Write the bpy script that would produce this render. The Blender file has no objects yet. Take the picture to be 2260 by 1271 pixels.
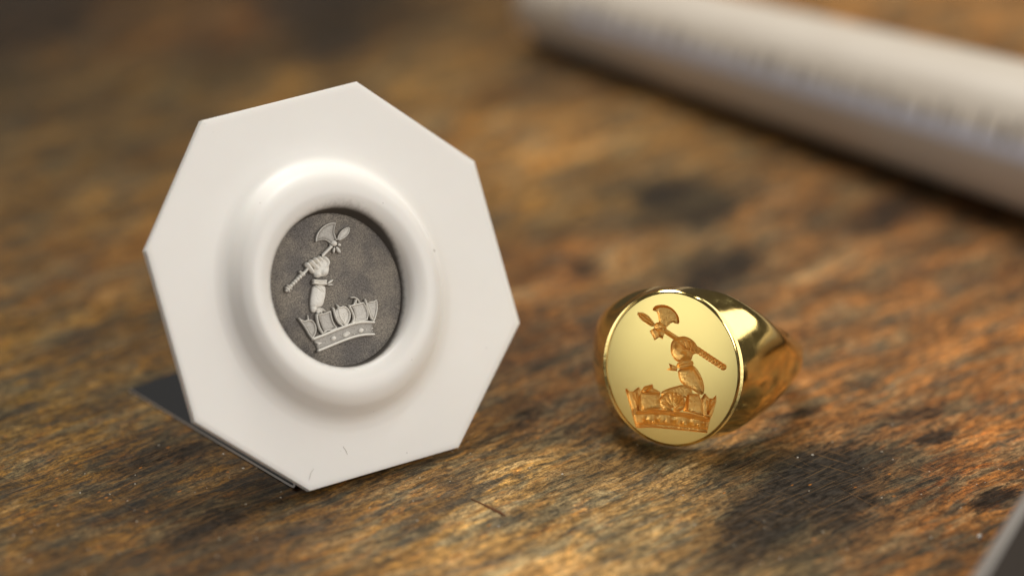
import bpy, bmesh, math, random
import numpy as np
from mathutils import Vector, Matrix

# One Blender unit is one centimetre: the plaque is 35 mm wide, the ring's face 15 x 13 mm.
scene = bpy.context.scene
scene.unit_settings.system = 'METRIC'
scene.unit_settings.scale_length = 0.01
COL = scene.collection
R = math.radians

# ------------------------------------------------------------------ camera
cam_data = bpy.data.cameras.new("camera")
cam = bpy.data.objects.new("camera", cam_data)
COL.objects.link(cam)
cam.location = (0.0, -40 * math.cos(R(26)), 40 * math.sin(R(26)))
cam.rotation_euler = (R(64), 0, 0)
cam_data.sensor_width = 36.0
cam_data.lens = 140.18
cam_data.clip_start = 1.0
cam_data.clip_end = 500.0
cam_data.dof.use_dof = True
cam_data.dof.focus_distance = 36.45
cam_data.dof.aperture_fstop = 0.092
scene.camera = cam

# ------------------------------------------------------------------ light and exposure
world = bpy.data.worlds.new("World")
scene.world = world
world.use_nodes = True
bg = world.node_tree.nodes["Background"]
bg.inputs[0].default_value = (0.95, 0.86, 0.74, 1)
bg.inputs[1].default_value = 0.065

def area(name, loc, target, sx, sy, watts, color, spin=0.0):
    d = bpy.data.lights.new(name, 'AREA')
    d.shape = 'RECTANGLE'; d.size = sx; d.size_y = sy
    d.energy = watts; d.color = color
    o = bpy.data.objects.new(name, d)
    COL.objects.link(o)
    o.location = loc
    q = (Vector(target) - Vector(loc)).to_track_quat('-Z', 'Y')
    o.rotation_euler = (q @ Matrix.Rotation(spin, 3, 'Z').to_quaternion()).to_euler()
    return o

area("ceiling_window", (-12, 24, 62), (0, -3, 0), 28, 22, 34000, (1.0, 0.96, 0.90))
area("front_window", (-40, -76, 27), (0, -2, 1), 54, 40, 13000, (0.96, 0.98, 1.0))
area("right_fill", (64, -44, 46), (0, -3, 1), 34, 34, 38000, (1.0, 0.965, 0.92))  # added fill lamp that brightens the plaque face, no window known there
area("side_lamp", (74, 14, 48), (0, -3, 1), 50, 36, 14000, (1.0, 0.95, 0.88))
area("tube_lamp", (26, 24, 58), (1, -2, 0), 3, 50, 6000, (0.95, 1.0, 0.95), R(20))

vs = scene.view_settings
vs.view_transform = 'Standard'
vs.look = 'None'
vs.exposure = 0.0
vs.gamma = 1.0
vs.use_curve_mapping = False
try:
    scene.cycles.use_denoising = True
    scene.cycles.sample_clamp_indirect = 8.0
    scene.cycles.max_bounces = 8
except Exception:
    pass

# ------------------------------------------------------------------ helpers
def srgb(r, g, b):
    f = lambda c: (c / 255 / 12.92) if c / 255 <= 0.04045 else ((c / 255 + 0.055) / 1.055) ** 2.4
    return (f(r), f(g), f(b), 1.0)

class Nodes:
    def __init__(self, name):
        self.m = bpy.data.materials.new(name)
        self.m.use_nodes = True
        self.t = self.m.node_tree
        self.b = self.t.nodes["Principled BSDF"]
    def n(self, kind, **kw):
        x = self.t.nodes.new("ShaderNode" + kind)
        for k, v in kw.items():
            setattr(x, k, v)
        return x
    def set(self, sock, v):
        if hasattr(v, "links") or isinstance(v, bpy.types.NodeSocket):
            self.t.links.new(v, sock)
        else:
            sock.default_value = v
    def math(self, op, a, b=0.0, c=0.0, clamp=False):
        x = self.n("Math", operation=op, use_clamp=clamp)
        self.set(x.inputs[0], a); self.set(x.inputs[1], b); self.set(x.inputs[2], c)
        return x.outputs[0]
    def ramp(self, v, lo, hi, a=0.0, b=1.0):
        x = self.n("MapRange", interpolation_type='SMOOTHSTEP')
        self.set(x.inputs[0], v)
        for i, k in enumerate((lo, hi, a, b)):
            self.set(x.inputs[i + 1], k)
        return x.outputs[0]
    def mix(self, f, a, b, blend='MIX'):
        x = self.n("Mix", data_type='RGBA', blend_type=blend)
        self.set(x.inputs[0], f); self.set(x.inputs[6], a); self.set(x.inputs[7], b)
        return x.outputs[2]
    def coords(self, scale=(1, 1, 1), rot=(0, 0, 0), src=None):
        x = self.n("Mapping")
        if src is None:
            src = self.n("TexCoord").outputs["Object"]
        self.set(x.inputs[0], src)
        x.inputs["Scale"].default_value = scale
        x.inputs["Rotation"].default_value = rot
        return x.outputs[0]
    def noise(self, vec, scale=1.0, detail=2.0, rough=0.5, dist=0.0):
        x = self.n("TexNoise")
        self.set(x.inputs["Vector"], vec)
        x.inputs["Scale"].default_value = scale
        x.inputs["Detail"].default_value = detail
        x.inputs["Roughness"].default_value = rough
        x.inputs["Distortion"].default_value = dist
        return x.outputs[0]
    def attr(self, name):
        return self.n("Attribute", attribute_name=name)
    def bump(self, h, strength, dist):
        x = self.n("Bump")
        x.inputs["Strength"].default_value = strength
        x.inputs["Distance"].default_value = dist
        self.set(x.inputs["Height"], h)
        self.set(self.b.inputs["Normal"], x.outputs[0])
    def p(self, **kw):
        for k, v in kw.items():
            self.set(self.b.inputs[k.replace("_", " ")], v)

def link_mesh(name, me, mat, parent=None):
    o = bpy.data.objects.new(name, me)
    COL.objects.link(o)
    if mat:
        (me.materials.clear() if len(me.materials) else None); me.materials.append(mat)
    if parent:
        o.parent = parent
    return o

def mesh_np(name, verts, quads, smooth=True, attrs=None):
    me = bpy.data.meshes.new(name)
    me.from_pydata([tuple(v) for v in verts], [], [tuple(q) for q in quads])
    me.update()
    if smooth:
        me.polygons.foreach_set("use_smooth", np.ones(len(me.polygons), bool))
    for k, a in (attrs or {}).items():
        a = np.asarray(a, np.float32)
        if a.ndim == 1:
            at = me.attributes.new(k, 'FLOAT', 'POINT'); at.data.foreach_set("value", a)
        else:
            at = me.attributes.new(k, 'FLOAT_COLOR', 'POINT'); at.data.foreach_set("color", a.ravel())
    return me

def bm_mesh(name, bm, smooth=False):
    me = bpy.data.meshes.new(name)
    bmesh.ops.recalc_face_normals(bm, faces=bm.faces)
    bm.to_mesh(me); bm.free()
    if smooth:
        me.polygons.foreach_set("use_smooth", np.ones(len(me.polygons), bool))
    return me

def thing(name, label, cat, mat4, group=None):
    o = bpy.data.objects.new(name, None)
    COL.objects.link(o)
    o.empty_display_size = 0.2
    o.matrix_world = mat4
    o["label"] = label; o["category"] = cat
    if group:
        o["group"] = group
    return o

def tag(o, label, cat, group=None):
    o["label"] = label; o["category"] = cat
    if group:
        o["group"] = group
    return o

def frame(origin, ex, ey, ez):
    m = Matrix.Identity(4)
    for i, a in enumerate((ex, ey, ez)):
        a = Vector(a).normalized()
        for j in range(3):
            m[j][i] = a[j]
    for j in range(3):
        m[j][3] = origin[j]
    return m

def vnoise(x, y, seed=0):
    """smooth value noise in 0..1 on arrays"""
    rs = np.random.RandomState(seed).rand(256, 256)
    xi = np.floor(x).astype(int); yi = np.floor(y).astype(int)
    fx = x - xi; fy = y - yi
    fx = fx * fx * (3 - 2 * fx); fy = fy * fy * (3 - 2 * fy)
    g = lambda i, j: rs[i % 256, j % 256]
    return (g(xi, yi) * (1 - fx) + g(xi + 1, yi) * fx) * (1 - fy) + (g(xi, yi + 1) * (1 - fx) + g(xi + 1, yi + 1) * fx) * fy

def fbm(x, y, seed=0, oct=4):
    s = 0; a = 0.5
    for k in range(oct):
        s = s + a * vnoise(x * 2 ** k + 17.3 * k, y * 2 ** k + 5.1 * k, seed + k); a *= 0.5
    return s / (1 - 0.5 ** oct)

# ------------------------------------------------------------------ the bench top
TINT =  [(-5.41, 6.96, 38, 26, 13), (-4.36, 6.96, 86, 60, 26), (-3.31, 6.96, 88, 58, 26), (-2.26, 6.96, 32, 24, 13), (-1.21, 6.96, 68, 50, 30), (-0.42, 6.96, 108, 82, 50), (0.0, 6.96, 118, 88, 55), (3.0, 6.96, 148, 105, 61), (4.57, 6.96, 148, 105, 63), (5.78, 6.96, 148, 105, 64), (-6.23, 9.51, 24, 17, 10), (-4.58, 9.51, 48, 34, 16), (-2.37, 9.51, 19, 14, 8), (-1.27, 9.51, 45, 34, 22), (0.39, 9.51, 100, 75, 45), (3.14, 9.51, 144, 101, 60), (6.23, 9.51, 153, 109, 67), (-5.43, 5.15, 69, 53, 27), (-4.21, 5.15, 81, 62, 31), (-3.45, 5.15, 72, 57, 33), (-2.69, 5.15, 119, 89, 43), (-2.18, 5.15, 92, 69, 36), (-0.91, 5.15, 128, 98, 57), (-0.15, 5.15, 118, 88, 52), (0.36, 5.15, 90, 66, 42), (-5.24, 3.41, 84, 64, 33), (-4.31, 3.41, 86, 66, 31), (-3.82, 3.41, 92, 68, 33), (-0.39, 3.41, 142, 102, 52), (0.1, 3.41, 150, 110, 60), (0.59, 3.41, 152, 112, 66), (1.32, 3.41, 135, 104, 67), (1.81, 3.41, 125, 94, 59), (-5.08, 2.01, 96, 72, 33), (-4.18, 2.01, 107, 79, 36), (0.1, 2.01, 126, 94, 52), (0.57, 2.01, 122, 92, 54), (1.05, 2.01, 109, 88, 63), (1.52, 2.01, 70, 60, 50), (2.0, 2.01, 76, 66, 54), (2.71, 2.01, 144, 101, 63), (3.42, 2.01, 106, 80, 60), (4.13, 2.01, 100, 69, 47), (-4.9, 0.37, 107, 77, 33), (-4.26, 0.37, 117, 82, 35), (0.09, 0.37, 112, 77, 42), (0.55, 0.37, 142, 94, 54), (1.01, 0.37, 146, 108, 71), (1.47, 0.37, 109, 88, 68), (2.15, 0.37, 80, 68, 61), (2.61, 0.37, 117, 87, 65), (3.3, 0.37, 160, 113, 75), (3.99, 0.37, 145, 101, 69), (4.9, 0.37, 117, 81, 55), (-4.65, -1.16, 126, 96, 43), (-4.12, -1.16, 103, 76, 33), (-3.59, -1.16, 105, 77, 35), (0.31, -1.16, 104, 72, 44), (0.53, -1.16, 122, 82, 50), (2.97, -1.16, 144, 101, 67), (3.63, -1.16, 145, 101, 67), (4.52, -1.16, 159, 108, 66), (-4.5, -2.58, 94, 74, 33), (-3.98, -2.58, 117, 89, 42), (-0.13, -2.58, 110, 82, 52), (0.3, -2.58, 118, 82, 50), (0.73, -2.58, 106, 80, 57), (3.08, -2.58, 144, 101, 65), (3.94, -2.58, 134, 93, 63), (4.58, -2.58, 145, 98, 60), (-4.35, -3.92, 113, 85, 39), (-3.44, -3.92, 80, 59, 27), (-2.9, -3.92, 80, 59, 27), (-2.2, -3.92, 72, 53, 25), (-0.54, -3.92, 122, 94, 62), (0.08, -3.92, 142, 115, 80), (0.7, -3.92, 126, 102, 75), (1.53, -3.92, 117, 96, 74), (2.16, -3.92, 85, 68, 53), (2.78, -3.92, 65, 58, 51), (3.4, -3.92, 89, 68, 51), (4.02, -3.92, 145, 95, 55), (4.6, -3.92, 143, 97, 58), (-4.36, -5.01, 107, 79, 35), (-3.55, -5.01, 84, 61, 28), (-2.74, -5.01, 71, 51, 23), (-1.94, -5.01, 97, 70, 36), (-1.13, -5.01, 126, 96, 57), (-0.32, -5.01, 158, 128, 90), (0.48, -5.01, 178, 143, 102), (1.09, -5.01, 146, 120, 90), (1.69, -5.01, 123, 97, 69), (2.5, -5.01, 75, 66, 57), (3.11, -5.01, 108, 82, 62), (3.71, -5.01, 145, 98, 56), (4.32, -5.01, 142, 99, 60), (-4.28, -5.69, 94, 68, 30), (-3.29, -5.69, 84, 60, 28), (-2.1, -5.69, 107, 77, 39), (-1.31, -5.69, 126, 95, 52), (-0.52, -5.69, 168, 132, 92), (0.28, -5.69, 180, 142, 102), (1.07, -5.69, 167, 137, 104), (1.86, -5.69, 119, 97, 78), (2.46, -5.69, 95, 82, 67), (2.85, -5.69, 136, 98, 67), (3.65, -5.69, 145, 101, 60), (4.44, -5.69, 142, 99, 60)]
DARK_PATCHES =  [[2.768, -4.048, 0.658, 0.455, -0.04, -0.591, 1.1], [2.318, -4.681, 0.552, 0.326, -0.038, -0.653, 0.9], [2.125, -5.254, 0.5, 0.293, -0.026, -0.478, 0.6], [2.941, -4.514, 0.473, 0.278, -0.03, -0.414, 0.7], [3.889, -2.657, 0.187, 0.077, -0.013, -0.137, 1.0], [3.944, -3.074, 0.178, 0.09, -0.012, -0.125, 1.0], [4.46, -4.261, 0.262, 0.128, -0.022, -0.202, 1.0], [2.103, 0.266, 0.475, 0.317, -0.024, -0.519, 0.75], [1.528, 2.238, 0.443, 0.311, -0.013, -0.408, 0.7], [2.038, 1.897, 0.443, 0.306, -0.018, -0.402, 0.6], [0.642, 0.371, 0.279, 0.191, -0.004, -0.252, 0.4], [3.36, -0.047, 0.336, 0.218, -0.016, -0.206, 0.45], [3.867, 1.673, 0.592, 0.269, -0.037, -0.442, 0.5], [2.694, -2.629, 0.264, 0.11, -0.008, -0.128, 0.5], [2.13, -3.615, 0.343, 0.141, -0.006, -0.122, 0.5], [1.361, 1.451, 0.289, 0.2, -0.007, -0.22, 0.35], [-2.301, 7.878, 0.684, 0.376, 0.025, -0.568, 0.9], [-5.732, 7.95, 0.865, 0.494, 0.078, -0.71, 0.7], [-2.124, 6.209, 0.663, 0.353, 0.022, -0.533, 0.5], [0.085, -2.858, 0.214, 0.182, -0.001, -0.271, 0.5], [-3.136, -3.572, 0.36, 0.238, 0.016, -0.209, 0.5], [-2.679, -4.764, 0.547, 0.409, 0.017, -0.247, 0.55], [3.157, -3.833, 0.222, 0.174, -0.009, -0.121, 0.7], [2.933, -3.484, 0.266, 0.186, -0.01, -0.14, 0.6], [-3.455, -3.746, 0.312, 0.28, 0.013, -0.156, 0.4]]  # black stains, with plain dark patches at the far left
TINT = np.array(TINT, float)

def bench_material():
    N = Nodes("worn_wood")
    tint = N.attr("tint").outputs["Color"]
    dark_patch = N.attr("dark_patch").outputs["Fac"]
    obj = N.n("TexCoord").outputs["Object"]
    GR = R(-41)
    warp = N.n("TexNoise"); N.set(warp.inputs["Vector"], obj); warp.inputs["Scale"].default_value = 0.9; warp.inputs["Detail"].default_value = 2
    wv = N.n("VectorMath", operation='MULTIPLY_ADD'); N.set(wv.inputs[0], warp.outputs["Color"]); wv.inputs[1].default_value = (0.25, 0.25, 0); N.set(wv.inputs[2], obj)
    w = wv.outputs[0]
    rot = N.n("VectorRotate", rotation_type='Z_AXIS'); N.set(rot.inputs["Vector"], w); rot.inputs["Angle"].default_value = GR
    g = rot.outputs[0]
    sc = lambda s, src=g: N.coords(s, (0, 0, 0), src)
    blot = N.noise(sc((0.9, 2.2, 1)), 1.0, 4, 0.6)
    blot2 = N.noise(sc((2.2, 7, 1)), 1.0, 5, 0.65)
    streak = N.noise(sc((1.3, 15, 1)), 1.0, 6, 0.7)
    fib = N.noise(sc((8, 52, 1)), 1.0, 4, 0.75)
    grit = N.noise(obj, 42.0, 3, 0.7)
    mott = N.noise(sc((7, 19, 1)), 1.0, 5, 0.75)
    hue = N.noise(sc((1.4, 4, 1)), 1.0, 3, 0.6)
    mul = lambda a, c: N.mix(1.0, a, c + (1,), 'MULTIPLY')
    n1 = N.noise(sc((1.25, 5.2, 1)), 1.0, 8, 0.70)
    n2 = N.noise(sc((1.8, 6.5, 3)), 1.3, 7, 0.68)
    n3 = N.noise(sc((1.0, 3.6, 7)), 1.1, 7, 0.68)
    n4 = N.noise(sc((0.55, 1.5, 5)), 1.0, 6, 0.66)
    # worn patches: bare pale wood, dirty grey, rusty orange varnish
    bw = N.n("RGBToBW"); N.set(bw.inputs[0], tint)
    lum = N.n("CombineColor"); [N.set(lum.inputs[i], bw.outputs[0]) for i in range(3)]
    lum = lum.outputs[0]
    col = N.mix(N.math('MULTIPLY', N.ramp(n3, 0.47, 0.58), 0.72), tint, mul(lum, (0.98, 0.82, 0.44)))
    col = N.mix(N.math('MULTIPLY', N.ramp(n2, 0.55, 0.63), 0.50), col, mul(tint, (1.40, 1.00, 0.52)))
    col = N.mix(N.math('MULTIPLY', N.ramp(n1, 0.50, 0.40), 0.82), col, mul(lum, (0.48, 0.40, 0.25)))
    col = N.mix(N.math('MULTIPLY', N.ramp(n1, 0.53, 0.62), 0.75), col, N.mix(0.6, mul(tint, (1.65, 1.55, 1.40)), mul(lum, (2.30, 1.72, 0.86))))
    col = N.mix(N.math('MULTIPLY', N.ramp(n4, 0.52, 0.60), 0.80), col, mul(col, (1.40, 1.40, 1.38)))
    v = N.math('MULTIPLY', N.ramp(blot, 0.32, 0.68, 0.58, 1.46), N.ramp(streak, 0.32, 0.68, 0.60, 1.42))
    v = N.math('MULTIPLY', v, N.ramp(fib, 0.32, 0.68, 0.66, 1.36))
    v = N.math('MULTIPLY', v, N.ramp(mott, 0.38, 0.62, 0.42, 1.62))
    v = N.math('MULTIPLY', v, N.ramp(grit, 0.36, 0.64, 0.72, 1.30))
    vc = N.n("CombineColor"); [N.set(vc.inputs[i], v) for i in range(3)]
    col = N.mix(1.0, col, vc.outputs[0], 'MULTIPLY')
    # dark dirt in the pores, pale flecks, and the black burns, oil stains and other dark patches
    pore = N.ramp(N.noise(sc((4.5, 27, 1)), 1.0, 6, 0.78), 0.56, 0.64)
    col = N.mix(N.math('MULTIPLY', pore, 0.72), col, mul(tint, (0.20, 0.19, 0.20)))
    fleck = N.ramp(N.noise(sc((9, 36, 9)), 1.0, 5, 0.78), 0.61, 0.67)
    col = N.mix(N.math('MULTIPLY', fleck, 0.62), col, mul(lum, (3.3, 2.5, 1.3)))
    edge = N.math('ADD', dark_patch, N.math('MULTIPLY', N.math('SUBTRACT', N.math('ADD', n1, N.math('ADD', fib, streak)), 1.5), 1.7))
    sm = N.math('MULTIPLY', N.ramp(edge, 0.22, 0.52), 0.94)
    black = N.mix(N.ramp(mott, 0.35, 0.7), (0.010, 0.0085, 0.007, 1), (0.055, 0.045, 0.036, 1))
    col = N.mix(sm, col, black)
    # scratches: pale lines along the grain and across it
    def scratch(angle, sx, sy, lo, hi, seed):
        r_ = N.n("VectorRotate", rotation_type='Z_AXIS'); N.set(r_.inputs["Vector"], obj); r_.inputs["Angle"].default_value = angle
        a = N.n("VectorMath", operation='ADD'); N.set(a.inputs[0], r_.outputs[0]); a.inputs[1].default_value = (seed, seed * 2.3, 0)
        return N.ramp(N.noise(N.coords((sx, sy, 1), (0, 0, 0), a.outputs[0]), 1.0, 1.5, 0.5), lo, hi)
    s1 = scratch(R(-44), 0.7, 62, 0.61, 0.68, 3.1)
    s2 = scratch(R(-36), 0.8, 85, 0.62, 0.69, 7.7)
    s3 = scratch(R(50), 0.9, 75, 0.655, 0.71, 12.9)
    s4 = scratch(R(33), 0.8, 60, 0.665, 0.72, 21.4)
    scr = N.math('MAXIMUM', N.math('MAXIMUM', s1, s2), N.math('MAXIMUM', s3, s4))
    col = N.mix(N.math('MULTIPLY', N.math('MULTIPLY', scr, N.ramp(n2, 0.40, 0.56, 0.25, 1.0)), 0.62), col, N.mix(1.0, N.mix(0.35, tint, (0.20, 0.12, 0.06, 1)), (1.9, 1.8, 1.6, 1), 'MULTIPLY'))
    # little rusty chips and pale crumbs ground into the surface
    vor = N.n("TexVoronoi"); N.set(vor.inputs["Vector"], sc((7, 13, 1))); vor.inputs["Scale"].default_value = 1.0
    chip = N.math('MULTIPLY', N.ramp(vor.outputs["Distance"], 0.20, 0.10), N.ramp(N.n("SeparateColor").outputs[0], 0, 1, 1, 1))
    sep = N.n("SeparateColor"); N.set(sep.inputs[0], vor.outputs["Color"])
    chip = N.math('MULTIPLY', chip, N.ramp(sep.outputs[0], 0.90, 0.92))
    col = N.mix(chip, col, (0.36, 0.13, 0.02, 1))
    v2 = N.n("TexVoronoi"); N.set(v2.inputs["Vector"], obj); v2.inputs["Scale"].default_value = 16.0
    s2_ = N.n("SeparateColor"); N.set(s2_.inputs[0], v2.outputs["Color"])
    crumb = N.math('MULTIPLY', N.ramp(v2.outputs["Distance"], 0.17, 0.09), N.ramp(s2_.outputs[1], 0.955, 0.965))
    col = N.mix(crumb, col, (0.52, 0.46, 0.36, 1))
    rough = N.math('ADD', N.ramp(blot2, 0.3, 0.7, 0.40, 0.66), N.math('MULTIPLY', fib, 0.1))
    N.p(Base_Color=col, Roughness=N.math('ADD', rough, N.math('MULTIPLY', sm, 0.15)), Specular_IOR_Level=N.ramp(sm, 0, 1, 0.22, 0.07))
    h = N.math('ADD', N.math('MULTIPLY', streak, 0.7), N.math('ADD', N.math('MULTIPLY', fib, 0.6), N.math('MULTIPLY', mott, 0.12)))
    h = N.math('SUBTRACT', h, N.math('ADD', N.math('MULTIPLY', scr, 0.25), N.math('MULTIPLY', pore, 0.4)))
    N.bump(h, 0.42, 0.014)
    return N.m

def build_bench():
    lin = lambda a, b, n: np.linspace(a, b, n, endpoint=False)
    xs = np.concatenate([lin(-40, -8.5, 24), lin(-8.5, 8.5, 230), np.linspace(8.5, 40, 25)])
    ys = np.concatenate([lin(-24, -6.6, 20), lin(-6.6, 9, 235), lin(9, 16, 30), np.linspace(16, 60, 30)])
    X, Y = np.meshgrid(xs, ys)
    x = X.ravel(); y = Y.ravel()
    wx = x + 0.5 * (fbm(x * 0.9, y * 0.9, 3) - 0.5) + 0.12 * (fbm(x * 3.5, y * 3.5, 5) - .5)
    wy = y + 0.5 * (fbm(x * 0.9, y * 0.9, 9) - 0.5) + 0.12 * (fbm(x * 3.5, y * 3.5, 11) - .5)
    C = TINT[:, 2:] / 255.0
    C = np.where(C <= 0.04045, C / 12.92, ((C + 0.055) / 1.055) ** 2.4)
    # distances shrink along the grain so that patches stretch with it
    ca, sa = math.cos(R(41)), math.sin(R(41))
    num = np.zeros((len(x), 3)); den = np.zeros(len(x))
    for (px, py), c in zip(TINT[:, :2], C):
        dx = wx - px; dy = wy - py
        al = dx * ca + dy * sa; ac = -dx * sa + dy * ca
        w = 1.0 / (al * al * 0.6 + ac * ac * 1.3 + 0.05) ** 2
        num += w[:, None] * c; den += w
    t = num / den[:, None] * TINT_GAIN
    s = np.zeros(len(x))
    for gx, gy, ux, uy, vx, vy, k in DARK_PATCHES:
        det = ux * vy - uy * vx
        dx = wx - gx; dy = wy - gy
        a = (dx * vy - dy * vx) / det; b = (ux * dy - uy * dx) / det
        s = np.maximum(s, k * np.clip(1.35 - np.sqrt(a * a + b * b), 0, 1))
    ny, nx = X.shape
    z = -0.012 * fbm(x * 0.8, y * 1.6, 31)
    idx = np.arange(nx * ny).reshape(ny, nx)
    q = np.stack([idx[:-1, :-1], idx[:-1, 1:], idx[1:, 1:], idx[1:, :-1]], -1).reshape(-1, 4)
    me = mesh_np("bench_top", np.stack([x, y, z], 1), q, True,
                 {"tint": np.concatenate([t, np.ones((len(t), 1))], 1), "dark_patch": s})
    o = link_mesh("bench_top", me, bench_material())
    o["kind"] = "structure"
    return o

TINT_GAIN = np.array([0.94, 0.81, 0.44])
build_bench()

# ------------------------------------------------------------------ carved relief: height fields from drawn outlines
def chaikin(P, closed, k):
    P = np.array(P, float)
    for _ in range(k):
        if closed:
            Q = np.roll(P, -1, 0)
            P = np.stack([0.75 * P + 0.25 * Q, 0.25 * P + 0.75 * Q], 1).reshape(-1, 2)
        else:
            A, B = P[:-1], P[1:]
            P = np.concatenate([P[:1], np.stack([0.75 * A + 0.25 * B, 0.25 * A + 0.75 * B], 1).reshape(-1, 2), P[-1:]])
    return P

def seg_dist(X, Y, P, closed):
    """distance to a polyline and the position 0..1 along it"""
    best = np.full(X.shape, 1e9); par = np.zeros(X.shape)
    n = len(P); m = n if closed else n - 1
    L = np.cumsum([0] + [np.hypot(*(P[(i + 1) % n] - P[i])) for i in range(m)])
    for i in range(m):
        a = P[i]; b = P[(i + 1) % n]; d = b - a; l2 = d @ d + 1e-12
        t = np.clip(((X - a[0]) * d[0] + (Y - a[1]) * d[1]) / l2, 0, 1)
        D = np.hypot(X - a[0] - t * d[0], Y - a[1] - t * d[1])
        k = D < best
        best[k] = D[k]; par[k] = ((L[i] + t * math.sqrt(l2)) / L[-1])[k]
    return best, par

def inside(X, Y, P):
    c = np.zeros(X.shape, bool)
    for i in range(len(P)):
        a = P[i]; b = P[i - 1]
        if a[1] != b[1]:
            k = ((a[1] > Y) != (b[1] > Y)) & (X < (b[0] - a[0]) * (Y - a[1]) / (b[1] - a[1]) + a[0])
            c ^= k
    return c

class Relief:
    def __init__(self, X, Y):
        self.X, self.Y = X, Y
        self.h = np.full(X.shape, -60.0)
        self.wall = 1.0
        self.gain = 1.0
    def box(self, P, pad):
        P = np.asarray(P, float)
        return np.nonzero((self.X > P[:, 0].min() - pad) & (self.X < P[:, 0].max() + pad) &
                          (self.Y > P[:, 1].min() - pad) & (self.Y < P[:, 1].max() + pad))
    def put(self, k, h):
        self.h[k] = np.maximum(self.h[k], h)
    def poly(self, P, H, w, base=0.0, smooth=2, edge=3.0):
        P = chaikin(P, True, smooth)
        k = self.box(P, 14)
        X, Y = self.X[k], self.Y[k]
        d, _ = seg_dist(X, Y, P, True)
        ins = inside(X, Y, P)
        q = np.clip(d / w, 0, 1)
        hi = self.wall * base * np.clip(d / edge, 0, 1) + H * np.sqrt(np.clip(1 - (1 - q) ** 2, 0, 1))
        self.put(k, np.where(ins, hi, -1.6 * d))
    def line(self, P, r, H, r1=None, base=0.0, smooth=1, closed=False):
        P = chaikin(P, closed, smooth)
        r1 = r if r1 is None else r1
        k = self.box(P, max(r, r1) + 12)
        d, t = seg_dist(self.X[k], self.Y[k], P, closed)
        rr = r + (r1 - r) * t
        q = d / rr
        sc = rr / max(r, r1)
        h = base * np.clip((1 - q) * 4, 0, 1) + H * sc * np.sqrt(np.clip(1 - q * q, 0, 1))
        self.put(k, np.where(q < 1, h, -1.6 * (d - rr)))
    def blob(self, cx, cy, rx, ry, H, ang=0.0, base=0.0):
        P = [(cx - rx - ry, cy - rx - ry), (cx + rx + ry, cy + rx + ry)]
        k = self.box(P, 10)
        X, Y = self.X[k] - cx, self.Y[k] - cy
        c, s = math.cos(ang), math.sin(ang)
        a = (X * c + Y * s) / rx; b = (-X * s + Y * c) / ry
        q = np.hypot(a, b)
        h = base * np.clip((1 - q) * 4, 0, 1) + H * np.sqrt(np.clip(1 - q * q, 0, 1))
        self.put(k, np.where(q < 1, h, -1.6 * (q - 1) * min(rx, ry)))
    def add_line(self, P, r, amount, smooth=1, r1=None):
        """raise (or groove, when negative) what is already there along a line"""
        P = chaikin(P, False, smooth)
        r1 = r if r1 is None else r1
        k = self.box(P, 3 * max(r, r1))
        d, t = seg_dist(self.X[k], self.Y[k], P, False)
        rr = r + (r1 - r) * t
        on = np.clip(self.h[k] / 4, 0, 1)
        self.h[k] = self.h[k] + self.gain * amount * np.exp(-(d / rr) ** 2) * on
    def add_blob(self, cx, cy, r, amount):
        k = self.box([(cx, cy)], 3 * r)
        q = np.hypot(self.X[k] - cx, self.Y[k] - cy) / r
        self.h[k] = self.h[k] + self.gain * amount * np.exp(-q * q) * np.clip(self.h[k] / 4, 0, 1)

def relief_mesh(name, x0, y0, x1, y1, step, draw, aff, lift, unit, seed=0, rough=1.0):
    xs = np.arange(x0, x1, step); ys = np.arange(y0, y1, step)
    X, Y = np.meshgrid(xs, ys)
    r = Relief(X, Y); draw(r)
    h = r.h
    on = h > 0
    h = h + np.where(on, rough * 2.2 * (fbm(X / 9, Y / 9, seed) - 0.5) + rough * 1.2 * (vnoise(X / 3.5, Y / 3.5, seed + 7) - .5), 0)
    ny, nx = X.shape
    idx = np.arange(nx * ny).reshape(ny, nx)
    q = np.stack([idx[:-1, :-1], idx[1:, :-1], idx[1:, 1:], idx[:-1, 1:]], -1).reshape(-1, 4)
    hf = h.ravel()
    q = q[(hf[q] > 0).any(1)]
    used = np.unique(q)
    mp = np.full(nx * ny, -1); mp[used] = np.arange(len(used))
    q = mp[q]
    xx = X.ravel()[used]; yy = Y.ravel()[used]; hh = np.clip(hf[used], -4, None)
    u = aff[0][0] * xx + aff[0][1] * yy + aff[0][2]
    v = aff[1][0] * xx + aff[1][1] * yy + aff[1][2]
    return mesh_np(name, np.stack([u, v, lift + hh * unit], 1), q, True, {"height": hh})

# ------------------------------------------------------------------ the white octagonal impression
PL_A = (-1.8274, -4.278, 0.042)
PL_E, PL_V, PL_N = (0.8493, 0.528, 0), (-0.256, 0.4117, 0.8746), (0.4618, -0.7428, 0.4848)
OCT = [(0.0, 0.0), (1.574, 0.0), (2.53, 0.955), (2.504, 2.527), (1.524, 3.507), (-0.095, 3.49), (-0.956, 2.476), (-0.925, 0.883)]
PCX, PCY = 0.748, 1.705
FLOOR = 0.055
THICK = 0.085
AFF_P = [[0.0013255, -0.0003517, 0.2454319 + 0.006], [-0.0003173, -0.001194, 2.6686548]]
UP = 0.00150

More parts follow.
